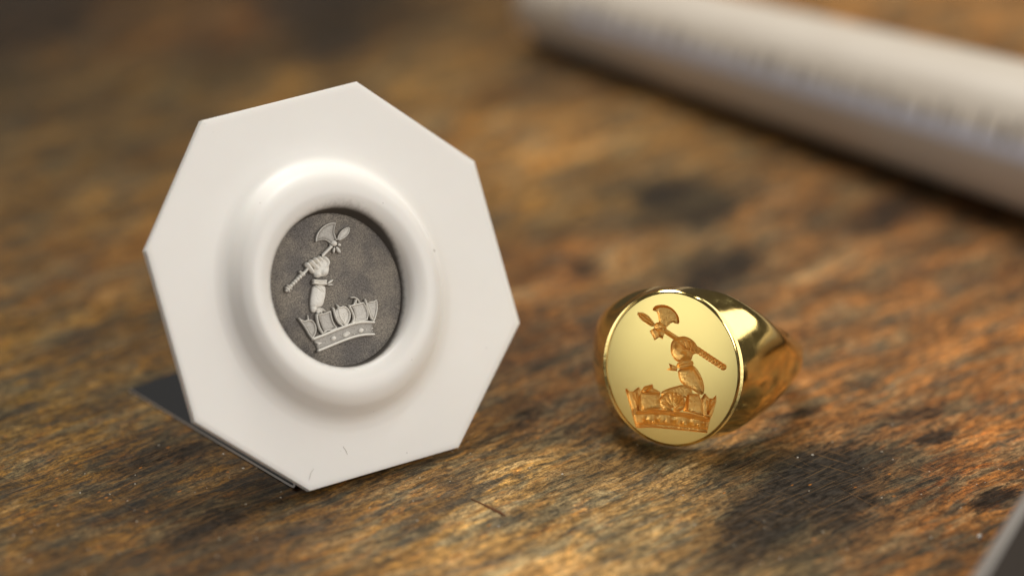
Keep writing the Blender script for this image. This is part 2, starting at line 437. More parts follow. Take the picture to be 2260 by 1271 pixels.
def white_material():
    N = Nodes("white_cast")
    obj = N.n("TexCoord").outputs["Object"]
    base = N.mix(N.ramp(N.noise(obj, 1.6, 4, 0.6), 0.35, 0.7), (0.865, 0.835, 0.785, 1), (0.855, 0.822, 0.77, 1))
    v = N.n("TexVoronoi"); N.set(v.inputs["Vector"], N.coords((1, 1, 1), (0, 0, 0.7), obj)); v.inputs["Scale"].default_value = 4.3
    sp = N.n("SeparateColor"); N.set(sp.inputs[0], v.outputs["Color"])
    speck = N.math('MULTIPLY', N.ramp(N.math('ADD', v.outputs["Distance"], N.math('MULTIPLY', N.math('SUBTRACT', N.noise(obj, 60, 2), 0.5), 0.06)), 0.075, 0.045), N.ramp(sp.outputs[0], 0.78, 0.80))
    v3 = N.n("TexVoronoi"); N.set(v3.inputs["Vector"], obj); v3.inputs["Scale"].default_value = 11.0
    sp3 = N.n("SeparateColor"); N.set(sp3.inputs[0], v3.outputs["Color"])
    speck = N.math('MAXIMUM', speck, N.math('MULTIPLY', N.math('MULTIPLY', N.ramp(v3.outputs["Distance"], 0.10, 0.05), N.ramp(sp3.outputs[1], 0.9, 0.92)), 0.55))
    base = N.mix(N.math('MULTIPLY', speck, 0.7), base, (0.16, 0.12, 0.08, 1))
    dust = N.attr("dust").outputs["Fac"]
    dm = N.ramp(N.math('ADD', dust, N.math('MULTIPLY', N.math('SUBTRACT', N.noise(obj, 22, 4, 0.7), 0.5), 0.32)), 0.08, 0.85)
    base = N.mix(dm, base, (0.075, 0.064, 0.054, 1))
    N.p(Base_Color=base, Roughness=N.math('ADD', 0.45, N.math('MULTIPLY', dm, 0.25)),
        Specular_IOR_Level=0.5, Subsurface_Weight=0.18, Subsurface_Scale=0.06)
    N.b.inputs["Subsurface Radius"].default_value = (1.0, 0.75, 0.55)
    N.bump(N.noise(obj, 40, 3, 0.6), 0.03, 0.004)
    return N.m

def dusted_material():
    N = Nodes("dusted_recess")
    obj = N.n("TexCoord").outputs["Object"]
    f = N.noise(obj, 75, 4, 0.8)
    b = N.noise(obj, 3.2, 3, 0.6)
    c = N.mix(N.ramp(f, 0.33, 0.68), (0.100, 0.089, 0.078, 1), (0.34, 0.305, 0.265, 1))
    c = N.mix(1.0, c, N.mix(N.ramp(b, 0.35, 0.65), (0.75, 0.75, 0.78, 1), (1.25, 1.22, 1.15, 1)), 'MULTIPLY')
    N.p(Base_Color=c, Roughness=0.62, Specular_IOR_Level=0.35)
    N.bump(f, 0.5, 0.012)
    return N.m

def relief_material():
    N = Nodes("relief_cast")
    obj = N.n("TexCoord").outputs["Object"]
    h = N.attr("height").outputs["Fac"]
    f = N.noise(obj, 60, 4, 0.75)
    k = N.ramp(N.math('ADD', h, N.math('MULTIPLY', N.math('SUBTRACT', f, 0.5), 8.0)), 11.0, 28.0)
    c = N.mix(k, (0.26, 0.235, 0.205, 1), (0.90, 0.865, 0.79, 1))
    N.p(Base_Color=c, Roughness=0.5, Specular_IOR_Level=0.4)
    N.bump(f, 0.25, 0.006)
    return N.m

def catmull(P, n):
    P = np.array(P, float)
    E = np.concatenate([[2 * P[0] - P[1]], P, [2 * P[-1] - P[-2]]])
    out = []
    for i in range(len(P) - 1):
        a, b, c, d = E[i:i + 4]
        for t in np.linspace(0, 1, n, endpoint=False):
            out.append(0.5 * (2 * b + (c - a) * t + (2 * a - 5 * b + 4 * c - d) * t * t + (3 * b - a - 3 * c + d) * t ** 3))
    out.append(P[-1])
    return np.array(out)

def oct_radius(ang, shrink=0.0):
    """distance from the middle to the outline in each direction"""
    P = np.array(OCT) - (PCX, PCY)
    out = np.zeros(len(ang))
    for i, a in enumerate(ang):
        d = np.array([math.cos(a), math.sin(a)])
        best = 1e9
        for j in range(8):
            p, q = P[j], P[(j + 1) % 8]
            e = (q - p) / np.hypot(*(q - p)); nrm = np.array([e[1], -e[0]])
            dn = d @ nrm
            if dn > 1e-6:
                best = min(best, (p @ nrm - shrink) / dn)
        out[i] = best
    return out

def build_plaque():
    root = thing("octagonal_plaque", "upright white eight-sided plaque with a raised oval rim around a grey moulded crest", "plaque", frame(PL_A, PL_E, PL_V, PL_N))
    white, dark, rel = white_material(), dusted_material(), relief_material()
    corner = [math.atan2(y - PCY, x - PCX) for x, y in OCT]
    ang = np.sort(np.unique(np.round(np.concatenate([np.linspace(-math.pi, math.pi, 384, endpoint=False), corner]), 6)))
    prof = catmull([(0.655, 0.703, FLOOR - 0.012), (0.665, 0.709, FLOOR + 0.02), (0.684, 0.717, 0.115), (0.704, 0.725, 0.165), (0.735, 0.748, 0.205),
                    (0.785, 0.805, 0.234), (0.850, 0.88, 0.248), (0.925, 0.985, 0.240), (0.988, 1.072, 0.196), (1.034, 1.132, 0.120),
                    (1.070, 1.180, 0.056), (1.114, 1.232, 0.020), (1.17, 1.30, 0.004), (1.23, 1.37, 0.0)], 6)
    rings = []; dust = []
    ca, sa = np.cos(ang), np.sin(ang)
    for A, B, h in prof:
        rad = 1.0 / np.sqrt((ca / A) ** 2 + (sa / B) ** 2)
        rings.append((rad, np.full(len(ang), h)))
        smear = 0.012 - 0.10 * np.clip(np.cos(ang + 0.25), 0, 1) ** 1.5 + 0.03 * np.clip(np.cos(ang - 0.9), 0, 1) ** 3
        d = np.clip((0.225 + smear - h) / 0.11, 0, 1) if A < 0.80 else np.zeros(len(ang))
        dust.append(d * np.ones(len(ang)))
    last = rings[-1][0]
    edge = oct_radius(ang, 0.014)
    for t in np.linspace(0.12, 1, 10):
        rings.append((last * (1 - t) + edge * t, np.zeros(len(ang))))
    rim = oct_radius(ang, 0.0)
    mid = oct_radius(ang, 0.004)
    rings += [(mid, np.full(len(ang), -0.004)), (rim, np.full(len(ang), -0.014)), (rim, np.full(len(ang), -THICK + 0.01)), (oct_radius(ang, 0.01), np.full(len(ang), -THICK)), (rim * 0.5, np.full(len(ang), -THICK)), (rim * 0.02, np.full(len(ang), -THICK))]
    n = len(ang)
    V = []; D = []
    for k, (rad, h) in enumerate(rings):
        V.append(np.stack([PCX + rad * ca, PCY + rad * sa, h], 1))
        D.append(dust[k] if k < len(dust) else np.zeros(n))
    V = np.concatenate(V); D = np.concatenate(D)
    Q = []
    for k in range(len(rings) - 1):
        i = np.arange(n); j = (i + 1) % n
        Q.append(np.stack([k * n + i, (k + 1) * n + i, (k + 1) * n + j, k * n + j], 1))
    me = mesh_np("plate", V, np.concatenate(Q), True, {"dust": D})
    me.set_sharp_from_angle(angle=R(32))
    link_mesh("plate", me, white, root)
    # the dusted floor of the recess
    fr = np.linspace(0.0, 1, 14)[1:]
    V = [(PCX, PCY, FLOOR)]; Q = []
    for k, f in enumerate(fr):
        for c, s in zip(ca[::4], sa[::4]):
            V.append((PCX + 0.67 * f * c, PCY + 0.715 * f * s, FLOOR - 0.012 * max(0, (f - 0.88) / 0.12) + 0.0015 * math.sin(7 * f * c + 3 * s)))
    m = len(ca[::4])
    for i in range(m):
        Q.append((0, 1 + i, 1 + (i + 1) % m))
        for k in range(len(fr) - 1):
            a = 1 + k * m
            Q.append((a + i, a + m + i, a + m + (i + 1) % m, a + (i + 1) % m))
    link_mesh("recess_floor", mesh_np("recess_floor", V, Q), dark, root)

    LIFT = FLOOR - 0.001
    def part(name, parent, box, draw, seed, rough=1.0):
        me = relief_mesh(name, *box, 1.7, draw, AFF_P, LIFT, UP, seed, rough)
        return link_mesh(name, me, rel, parent)

    # battle axe: blade, spear point, flanges behind, socket, shaft, bound grip
    arc = [(533, 179), (505, 177), (475, 185), (440, 206), (412, 238), (395, 272), (391, 310)]
    low = [(393, 309), (428, 297), (460, 298), (485, 312), (505, 330)]
    upi = [(533, 180), (528, 205), (520, 235), (524, 262), (540, 300)]
    def blade(r):
        r.poly(arc + low[1:] + upi[::-1][:-1], 11, 30, 7, 1)
        r.line(arc, 7.5, 25); r.line(low, 6, 22, 7); r.line(upi, 6, 23, 7)
    axe = part("battle_axe", root, (430, 345, 600, 440), lambda r: r.line([(437, 416), (500, 352)], 15, 30), 3)
    part("axe_blade", axe, (375, 165, 560, 345), blade, 4)
    def spear(r):
        r.poly([(545, 302), (556, 262), (578, 228), (610, 208), (640, 206), (637, 240), (620, 270), (590, 292), (560, 308)], 14, 26, 8, 1)
        r.line([(548, 300), (560, 258), (582, 228), (612, 210), (638, 207), (634, 240), (618, 268), (588, 288), (562, 302)], 6, 24)
        r.line([(556, 298), (590, 262), (626, 220)], 4, 22)
    part("spear_point", axe, (530, 195, 655, 325), spear, 5)
    def flange(r):
        r.poly([(530, 345), (512, 362), (510, 386), (521, 404), (532, 392), (536, 365)], 20, 12, 5, 1)
        r.poly([(530, 345), (540, 383), (560, 402), (578, 397), (574, 370), (552, 345)], 16, 18, 8, 1)
        r.line([(538, 356), (562, 385)], 3.5, 26)
        r.poly([(545, 326), (568, 320), (582, 338), (572, 351), (548, 348)], 20, 14, 5, 1)
    part("axe_flange", axe, (500, 310, 595, 415), flange, 6)
    part("socket", axe, (488, 290, 562, 362), lambda r: (r.blob(523, 325, 28, 25, 34, 0.6), r.line([(503, 350), (490, 338)], 6, 26), r.line([(512, 358), (498, 345)], 5, 22)), 7)
    def grip(r):
        r.line([(330, 512), (300, 548)], 14, 27)
        r.line([(292, 553), (176, 672)], 21, 31, 18)
        for i in range(6):
            t = i / 5; x = 283 - 82 * t; y = 566 + 82 * t
            r.add_line([(x - 18, y - 17), (x + 14, y + 17)], 4.5, -8)
        r.line([(270, 535), (303, 562)], 8, 35)
        r.line([(180, 636), (206, 664)], 8, 36)
        r.line([(168, 652), (192, 680)], 9, 34)
    part("grip", axe, (145, 490, 350, 710), grip, 8)

    # forearm rising from the crown, cuff with a knotted ribbon, clenched fist
    def arm(r):
        r.poly([(362, 630), (352, 690), (343, 745), (344, 800), (356, 838), (386, 842), (402, 805), (440, 794), (454, 752), (466, 700), (464, 628)], 30, 48, 6, 2)
        r.poly([(372, 640), (408, 642), (440, 690), (418, 684)], 4, 8, 33, 1)
        r.add_line([(378, 644), (428, 690)], 4, -5); r.add_line([(400, 640), (440, 688)], 4, -5); r.add_line([(350, 790), (400, 800)], 9, -4)
    limb = part("arm", root, (330, 610, 480, 860), arm, 10)
    def cuff(r):
        r.line([(372, 600), (415, 606), (458, 604)], 11, 42); r.line([(370, 620), (415, 627), (461, 626)], 10, 41); r.line([(372, 610), (460, 614)], 8, 33)
    part("cuff", limb, (350, 580, 480, 648), cuff, 11)
    def ribbon(r):
        r.poly([(466, 628), (476, 606), (498, 592), (524, 589), (514, 610), (484, 630)], 24, 12, 3, 1)
        r.poly([(466, 634), (488, 622), (508, 622), (528, 632), (506, 640), (478, 641)], 22, 10, 3, 1)
    part("ribbon", limb, (450, 575, 540, 655), ribbon, 12)
    def fist(r):
        r.poly([(425, 420), (460, 424), (486, 455), (493, 510), (482, 558), (452, 578), (420, 575), (376, 582), (372, 560), (360, 535), (380, 470)], 30, 44, 5, 2)
        r.line([(322, 482), (345, 510), (362, 534)], 20, 45, 17, smooth=2)
        r.line([(350, 462), (378, 492), (394, 512)], 19, 48, 17, smooth=2)
        r.line([(380, 444), (404, 470), (416, 492)], 18, 48, 15, smooth=2)
        r.line([(410, 434), (432, 452), (436, 474)], 17, 46, 13, smooth=2)
        r.line([(452, 438), (478, 462), (470, 492), (446, 505)], 19, 46, 15, smooth=2)
        r.blob(446, 536, 38, 36, 46); r.blob(402, 558, 30, 25, 42)
    part("fist", limb, (295, 405, 510, 600), fist, 13)

    # naval crown: jewelled band, ships' sterns and square sails
    rim_t = [(368, 1031), (450, 1000), (550, 958), (650, 922), (730, 907), (814, 910)]
    rim_b = [(406, 1117), (480, 1087), (560, 1054), (650, 1021), (730, 1002), (814, 999)]
    def band(r):
        r.poly(rim_t + rim_b[::-1], 9, 30, 8, 0)
        r.line(rim_t, 12, 40); r.line(rim_b, 12, 38)
        for x, y in ((672, 995), (577, 1000), (466, 1050), (760, 962)):
            r.blob(x, y, 7, 6, 14, 0, 10)
    crown = part("naval_crown", root, (355, 890, 830, 1130), band, 20)
    part("gem", crown, (488, 998, 545, 1052), lambda r: r.blob(517, 1025, 23, 20, 22, -0.3, 12), 21)
    part("gem", crown, (690, 942, 750, 995), lambda r: r.blob(720, 968, 25, 20, 22, -0.3, 12), 22)
    def lozenge(r):
        r.poly([(575, 1002), (605, 972), (628, 968), (652, 990), (620, 1018), (598, 1022)], 13, 12, 12, 1)
        r.line([(592, 1004), (610, 984), (632, 984), (630, 996), (606, 1008), (592, 1004)], 4.5, 30)
    part("lozenge", crown, (560, 955, 665, 1035), lozenge, 23)
    part("half_lozenge", crown, (360, 1035, 450, 1095), lambda r: r.poly([(368, 1054), (408, 1048), (444, 1056), (412, 1078), (390, 1087), (400, 1068)], 20, 12, 10, 1), 24)
    part("half_lozenge", crown, (775, 930, 825, 995), lambda r: (r.poly([(784, 956), (812, 938), (815, 960), (800, 964)], 16, 8, 8, 1), r.poly([(786, 966), (815, 970), (815, 984), (800, 980)], 16, 8, 8, 1)), 25)
    def stern_l(r):
        r.poly([(264, 879), (300, 902), (330, 890), (362, 893), (384, 925), (390, 962), (378, 1000), (362, 1024), (345, 1006), (308, 938)], 10, 20, 8, 1)
        r.line([(264, 879), (308, 938), (345, 1006), (362, 1024)], 7, 30); r.line([(362, 1024), (380, 1000), (390, 962), (384, 925), (362, 893), (330, 891), (300, 902), (266, 880)], 6, 26)
        r.line([(330, 856), (334, 890)], 7, 24, 9)
        for a in ((310, 912), (335, 905), (362, 905), (380, 935)):
            r.line([(352, 985), a], 4, 22, 3)
        r.line([(318, 935), (378, 922)], 4, 22)
    part("ship_stern", crown, (250, 845, 402, 1035), stern_l, 26)
    def stern_m(r):
        r.poly([(530, 812), (570, 795), (602, 790), (628, 815), (640, 855), (632, 897), (606, 936), (566, 922), (538, 882), (522, 840)], 12, 26, 12, 2)
        r.line([(560, 800), (600, 792), (628, 817), (639, 856), (631, 896), (605, 934)], 7, 34); r.line([(605, 934), (574, 890), (556, 850), (552, 806)], 7, 34)
        r.line([(516, 806), (530, 860), (550, 905), (585, 934)], 8, 30)
        r.line([(600, 925), (598, 870), (590, 840)], 4.5, 30); r.line([(598, 870), (618, 838)], 4, 28); r.line([(594, 880), (578, 850)], 4, 28)
        r.line([(510, 800), (524, 816)], 7, 26, 9); r.line([(543, 778), (562, 802)], 8, 26, 11); r.line([(588, 786), (600, 800)], 6, 24, 8)
    part("ship_stern", crown, (500, 768, 655, 950), stern_m, 27)
    def stern_r(r):
        r.poly([(752, 744), (784, 762), (820, 756), (838, 744), (842, 790), (836, 842), (820, 892), (798, 882), (776, 825)], 10, 18, 10, 1)
        r.line([(752, 742), (776, 825), (798, 884), (818, 894)], 7, 32); r.line([(784, 760), (822, 756), (836, 742), (841, 792), (835, 842), (820, 892)], 6, 30)
        for a in ((790, 800), (800, 770), (828, 772), (832, 812)):
            r.line([(814, 870), a], 4, 24, 3)
        r.line([(786, 805), (834, 790)], 4, 24)
    part("ship_stern", crown, (738, 730, 855, 905), stern_r, 28)
    def sail_l(r):
        r.poly([(402, 852), (492, 826), (500, 876), (518, 920), (535, 946), (450, 982), (434, 945), (418, 905)], 7, 30, 12, 0)
        r.line([(392, 852), (400, 905), (415, 955), (436, 986)], 9, 34); r.line([(402, 852), (450, 845), (494, 828)], 6, 30); r.line([(494, 828), (502, 880), (520, 922), (540, 948)], 5.5, 28)
        r.line([(450, 982), (480, 962), (510, 965), (538, 948)], 6, 27)
        r.poly([(384, 816), (402, 797), (432, 800), (452, 826), (420, 842), (396, 850)], 14, 12, 10, 1); r.line([(386, 815), (425, 802), (452, 826)], 6, 34); r.line([(418, 826), (436, 846)], 5, 30)
    part("sail", crown, (372, 785, 552, 1000), sail_l, 29)
    def sail_r(r):
        r.poly([(650, 788), (738, 765), (760, 800), (773, 852), (764, 892), (690, 906), (664, 914), (676, 870), (668, 825)], 7, 30, 14, 0)
        r.line([(634, 788), (658, 836), (670, 882), (656, 914)], 9, 34); r.line([(640, 788), (690, 776), (738, 765)], 6.5, 34); r.line([(738, 765), (762, 805), (774, 852), (764, 890)], 5.5, 30)
        r.line([(660, 914), (690, 897), (730, 898), (766, 886)], 5.5, 28)
        r.line([(648, 726), (672, 724), (694, 736), (710, 762)], 6, 32); r.line([(690, 738), (668, 778)], 8, 30); r.line([(676, 745), (692, 774)], 5, 28)
    part("sail", crown, (622, 712, 788, 925), sail_r, 30)
    return root

plaque = build_plaque()

# a few hairs and crumbs of lint stuck to the plate
def lint():
    N = Nodes("lint"); N.p(Base_Color=(0.28, 0.22, 0.16, 1), Roughness=0.8)
    for pts in ([(0.43, 0.305), (0.447, 0.262), (0.452, 0.225)], [(0.015, 0.10), (0.05, 0.155), (0.09, 0.185)]):
        bm = bmesh.new(); prev = None
        for x, y in pts:
            ring = [bm.verts.new((x + 0.0014 * math.cos(a), y + 0.0014 * math.sin(a) * 0.6, 0.003 + 0.0014 * math.sin(a * 1.0))) for a in (0, 2.1, 4.2)]
            if prev:
                for i in range(3):
                    bm.faces.new((prev[i], prev[(i + 1) % 3], ring[(i + 1) % 3], ring[i]))
            prev = ring
        link_mesh("lint_fibre", bm_mesh("lint_fibre", bm), N.m, plaque)
lint()

# ------------------------------------------------------------------ the folded black stand under it
def build_stand():
    p0 = Vector((-1.977, -4.168, 0.0)); p1 = Vector((-3.648, -2.231, 0.0))
    w = (p1 - p0).normalized(); f = Vector((w.y, -w.x, 0))
    if f.x < 0: f = -f
    root = thing("plaque_stand", "folded black sheet with lit edges painted pale lying under and behind the white plaque", "stand", frame(p0, f, w, (0, 0, 1)))
    N = Nodes("black_sheet"); N.p(Base_Color=(0.010, 0.010, 0.011, 1), Roughness=0.6, Specular_IOR_Level=0.25)
    M = Nodes("lit_sheet_edge"); M.p(Base_Color=(0.62, 0.57, 0.51, 1), Roughness=0.4)  # pale tone stands for light catching the sheet's edges
    lean = math.atan2(0.36, 0.875)
    T = 0.026
    def strip(name, path, width, x0=0.0):
        """sheet of thickness T following a path in the side view, black faces and pale edges painted as if lit"""
        P = [Vector(p) for p in path]
        L = []; Rr = []
        for i, p in enumerate(P):
            d = (P[min(i + 1, len(P) - 1)] - P[max(i - 1, 0)]).normalized()
            nn = Vector((-d.y, d.x)) * T / 2
            L.append(p + nn); Rr.append(p - nn)
        bm = bmesh.new()
        vs_ = {}
        for s, x in ((0, x0), (1, width)):
            for k in range(len(P)):
                vs_[s, 0, k] = bm.verts.new((x, L[k].x, L[k].y)); vs_[s, 1, k] = bm.verts.new((x, Rr[k].x, Rr[k].y))
        for k in range(len(P) - 1):
            for s in (0, 1):
                bm.faces.new((vs_[s, 0, k], vs_[s, 0, k + 1], vs_[s, 1, k + 1], vs_[s, 1, k])).material_index = 1
            for j in (0, 1):
                bm.faces.new((vs_[0, j, k], vs_[1, j, k], vs_[1, j, k + 1], vs_[0, j, k + 1]))
        for k in (0, len(P) - 1):
            bm.faces.new((vs_[0, 0, k], vs_[1, 0, k], vs_[1, 1, k], vs_[0, 1, k])).material_index = 1
        me = bm_mesh(name, bm)
        o = link_mesh(name, me, N.m, root); me.materials.append(M.m)
        return o
    strip("base_leaf", [(2.55, 0.013), (1.2, 0.013), (0.06, 0.013), (0.016, 0.02), (0.0, 0.04), (0.012, 0.062), (0.04, 0.07)], 1.55)
    s, c = math.sin(lean), math.cos(lean)
    strip("back_leaf", [(0.10, 0.03), (0.13, 0.036), (0.17, 0.07), (0.17 + 1.9 * s, 0.07 + 1.9 * c)], 1.25, 0.45)
    return root
build_stand()

# ------------------------------------------------------------------ the gold signet ring
RG_L, RG_A, RG_N = Vector((0.9563, -0.2924, 0)), Vector((0.0806, 0.2636, 0.9613)), Vector((-0.281, -0.9193, 0.2756))
RG_C = Vector((1.4673, -3.3605, 0.7854)) + RG_L * 0.0045 + RG_A * 0.0254
FA, FB = 0.637, 0.730             # half width and half height of the oval face
ROLL = R(9)                       # the oval is set slightly askew on the hoop
RF, RO, RI = 1.05, 0.98, 0.82     # face to hoop middle, outer and inner radius
AFF_R = [[0.0011381, 0.0001027, -0.6806893 - 0.0045], [0.0001555, -0.0011279, 0.6694553 - 0.0254]]
UR = 0.00114

def gold(name, base, rough, bump=None, spec=0.0):
    N = Nodes(name)
    obj = N.n("TexCoord").outputs["Object"]
    N.p(Base_Color=base, Metallic=1.0, Roughness=rough)
    if bump:
        N.bump(N.noise(obj, bump[0], 4, 0.7), bump[1], bump[2])
    return N

def build_ring():
    root = thing("signet_ring", "polished yellow gold ring with a crest engraved in its oval face", "ring", frame(RG_C, RG_L, RG_A, RG_N))
    polish = gold("polished_gold", (1.0, 0.75, 0.28, 1), 0.09)
    o_ = polish.n("TexCoord").outputs["Object"]
    polish.p(Roughness=polish.ramp(polish.noise(o_, 9, 4, 0.7), 0.35, 0.75, 0.09, 0.18))
    polish.bump(polish.noise(o_, 14, 3, 0.6), 0.05, 0.01)
    satin = gold("satin_gold", (0.91, 0.725, 0.265, 1), 0.34, (110, 0.10, 0.004))
    carved = gold("carved_gold", (1.0, 0.62, 0.19, 1), 0.34, (60, 0.7, 0.010))

    # solid body as a stack of oval sections from the face to the back of the hoop
    nu = 160
    secs = []
    ss = lambda t: t * t * (3 - 2 * t)
    for p, k in ((0.12, 0.962), (0.006, 0.962), (0.001, 0.966), (0.003, 0.975), (0.011, 0.986), (0.024, 0.997)):
        secs.append((p, FA * k, FB * k, 2.0, ROLL))
    for t in np.linspace(0.025, 1, 44):
        A = FA + (RO - FA) * math.sin(math.pi / 2 * t) ** 0.80
        q = max(0, t - 0.27) / 0.73
        q0 = max(0, math.sqrt(q * q + 0.004) - 0.0632) / 0.939
        B = FB + (0.31 - FB) * q0
        secs.append((RF * t, A, B, 2.0 + 0.9 * ss(min(1, t * 1.6)), ROLL * (1 - ss(min(1, t * 1.3)))))
    for ph in np.linspace(0, math.pi / 2, 26)[1:]:
        t = math.sin(ph)
        secs.append((RF + RO * t, max(RO * math.cos(ph), 0.004), 0.31 - 0.13 * t, 2.9, 0.0))
    V = []; Q = []
    us = np.linspace(0, 2 * math.pi, nu, endpoint=False)
    for p, A, B, e, ro in secs:
        cr, sr = math.cos(ro), math.sin(ro)
        for u in us:
            c, s = math.cos(u), math.sin(u)
            px = A * math.copysign(abs(c) ** (2 / e), c); py = B * math.copysign(abs(s) ** (2 / e), s)
            V.append((px * cr - py * sr, px * sr + py * cr, -p))
    for k in range(len(secs) - 1):
        for i in range(nu):
            j = (i + 1) % nu
            Q.append((k * nu + i, (k + 1) * nu + i, (k + 1) * nu + j, k * nu + j))
    V.append((0, 0, -secs[0][0])); a = len(V) - 1
    V.append((0, 0, -secs[-1][0])); b = len(V) - 1
    m = (len(secs) - 1) * nu
    for i in range(nu):
        j = (i + 1) % nu
        Q.append((a, i, j)); Q.append((b, m + j, m + i))
    me = mesh_np("hoop", V, Q)
    bm = bmesh.new(); bm.from_mesh(me); bmesh.ops.recalc_face_normals(bm, faces=bm.faces); bm.to_mesh(me); bm.free()
    body = link_mesh("hoop_solid", me, polish.m)
    cb = bmesh.new()
    bmesh.ops.create_cone(cb, cap_ends=True, segments=128, radius1=RI, radius2=RI, depth=4,
                          matrix=Matrix.Translation((0, 0, -RF)) @ Matrix.Rotation(math.pi / 2, 4, 'X'))
    cut = link_mesh("bore", bm_mesh("bore", cb, True), polish.m)
    md = body.modifiers.new("bore", 'BOOLEAN'); md.object = cut; md.operation = 'DIFFERENCE'; md.solver = 'EXACT'
    bpy.context.view_layer.update()
    dg = bpy.context.evaluated_depsgraph_get()
    hoop_me = bpy.data.meshes.new_from_object(body.evaluated_get(dg))
    hoop_me.name = "hoop"
    bpy.data.objects.remove(body); bpy.data.objects.remove(cut)
    hoop_me.polygons.foreach_set("use_smooth", np.ones(len(hoop_me.polygons), bool))
    hoop_me.set_sharp_from_angle(angle=R(35))
    link_mesh("hoop", hoop_me, polish.m, root)

    # the face: an oval sheet with the crest sunk into it
    n = 470
    g = np.linspace(-1, 1, n)
    U, W = np.meshgrid(g, g)
    k = 0.9625
    x = U * np.sqrt(1 - W * W / 2) * FA * k; y = W * np.sqrt(1 - U * U / 2) * FB * k
    x, y = x * math.cos(ROLL) - y * math.sin(ROLL), x * math.sin(ROLL) + y * math.cos(ROLL)
    det = AFF_R[0][0] * AFF_R[1][1] - AFF_R[0][1] * AFF_R[1][0]
    dx = x - AFF_R[0][2]; dy = y - AFF_R[1][2]
    X = (AFF_R[1][1] * dx - AFF_R[0][1] * dy) / det
    Y = (AFF_R[0][0] * dy - AFF_R[1][0] * dx) / det

    def axe(r):
        r.poly([(245, 180), (300, 180), (350, 205), (382, 245), (408, 275), (385, 298), (340, 272), (290, 240)], 12, 30, 7, 1)
        r.add_line([(262, 190), (320, 225), (385, 280)], 5, -5)
        r.poly([(380, 155), (400, 128), (440, 116), (500, 120), (552, 150), (590, 195), (606, 235), (604, 273), (575, 270), (550, 256), (522, 275), (502, 300), (440, 285), (436, 230), (426, 188), (410, 167), (394, 166)], 8, 26, 8, 1)
        r.add_line([(392, 150), (440, 128), (500, 133), (548, 162), (582, 203), (598, 262)], 6, 12)
        r.blob(450, 300, 52, 42, 22, 0.3)
        r.add_line([(410, 315), (450, 322), (490, 310)], 4, -8)
        r.poly([(362, 330), (398, 308), (440, 320), (482, 336), (476, 372), (470, 396), (442, 378), (402, 405), (388, 372)], 11, 18, 7, 0)
        r.add_line([(410, 330), (440, 375)], 6, 6)
        r.line([(470, 318), (595, 398)], 19, 18)
        r.line([(752, 484), (965, 628)], 27, 19, 25)
        for i in range(8):
            t = i / 7; px = 775 + 175 * t; py = 500 + 118 * t
            r.add_line([(px + 14, py - 26), (px - 14, py + 26)], 6, -6)
    def arm(r):
        r.poly([(540, 420), (580, 385), (650, 370), (712, 400), (748, 440), (760, 482), (745, 512), (716, 522), (712, 560), (682, 578), (600, 588), (560, 552), (535, 500)], 22, 60, 6, 2)
        for a, b in (((600, 432), (632, 478)), ((638, 425), (662, 485)), ((675, 425), (692, 490)), ((708, 430), (720, 498))):
            r.add_line([a, b], 7, -7)
        r.add_line([(590, 430), (640, 480), (730, 505)], 6, -7)
        r.add_blob(632, 540, 28, 8); r.add_blob(575, 480, 22, 5)
        r.poly([(582, 598), (640, 568), (716, 568), (728, 606), (682, 628), (594, 640)], 12, 18, 6, 1)
        r.add_line([(590, 622), (650, 604), (720, 590)], 5, -5)
        r.poly([(523, 596), (560, 610), (592, 622), (588, 656), (545, 652), (503, 646), (535, 630)], 10, 12, 5, 0)
        r.poly([(594, 640), (680, 622), (726, 608), (772, 670), (802, 740), (812, 800), (804, 858), (760, 842), (700, 802), (640, 770), (608, 730)], 22, 70, 7, 1)
        r.add_blob(672, 660, 22, 6); r.add_line([(720, 640), (770, 720)], 8, -4)
    def crown(r):
        r.poly([(452, 832), (520, 800), (580, 784), (640, 768), (704, 800), (720, 860), (690, 880), (470, 880)], 10, 30, 7, 1)
        r.poly([(157, 812), (172, 806), (192, 830), (222, 830), (262, 797), (282, 798), (286, 900), (292, 960), (270, 1030), (235, 1040), (215, 1000), (188, 920)], 10, 22, 9, 0)
        for a in ((215, 870), (245, 855), (270, 880)):
            r.add_line([(255, 985), a], 5, 6)
        r.poly([(284, 832), (320, 785), (386, 768), (394, 800), (452, 832), (440, 900), (452, 970), (370, 975), (295, 990), (280, 900)], 14, 40, 8, 0)
        r.add_line([(300, 840), (360, 850), (440, 850)], 7, -8); r.add_line([(330, 830), (375, 790)], 6, 7)
        r.poly([(440, 880), (500, 828), (570, 832), (642, 870), (658, 920), (634, 985), (560, 996), (470, 985), (436, 935)], 18, 50, 9, 2)
        for i in range(7):
            a = -1.2 + 2.4 * i / 6
            r.add_line([(550, 975), (550 + 90 * math.sin(a), 965 - 105 * math.cos(a))], 6, -7, 0, 9)
        r.poly([(656, 838), (770, 848), (792, 930), (800, 1030), (700, 1000), (636, 988), (660, 900)], 13, 36, 9, 0)
        r.add_line([(676, 856), (765, 862)], 6, -8); r.add_line([(672, 870), (660, 980)], 6, 7)
        r.poly([(786, 885), (816, 842), (850, 885), (880, 888), (905, 860), (908, 910), (882, 1000), (852, 1070), (800, 1040), (790, 950)], 11, 24, 9, 0)
        for a in ((825, 915), (855, 905), (880, 925)):
            r.add_line([(830, 1020), a], 5, 6)
        r.poly([(205, 985), (260, 992), (400, 972), (560, 988), (700, 1008), (856, 1048), (830, 1172), (700, 1156), (540, 1140), (380, 1126), (244, 1132), (225, 1060)], 9, 26, 12, 0)
        r.add_line([(262, 1000), (400, 990), (560, 1004), (700, 1024), (835, 1050)], 8, -13); r.add_line([(240, 1020), (400, 1012), (560, 1026), (840, 1078)], 6, 6)
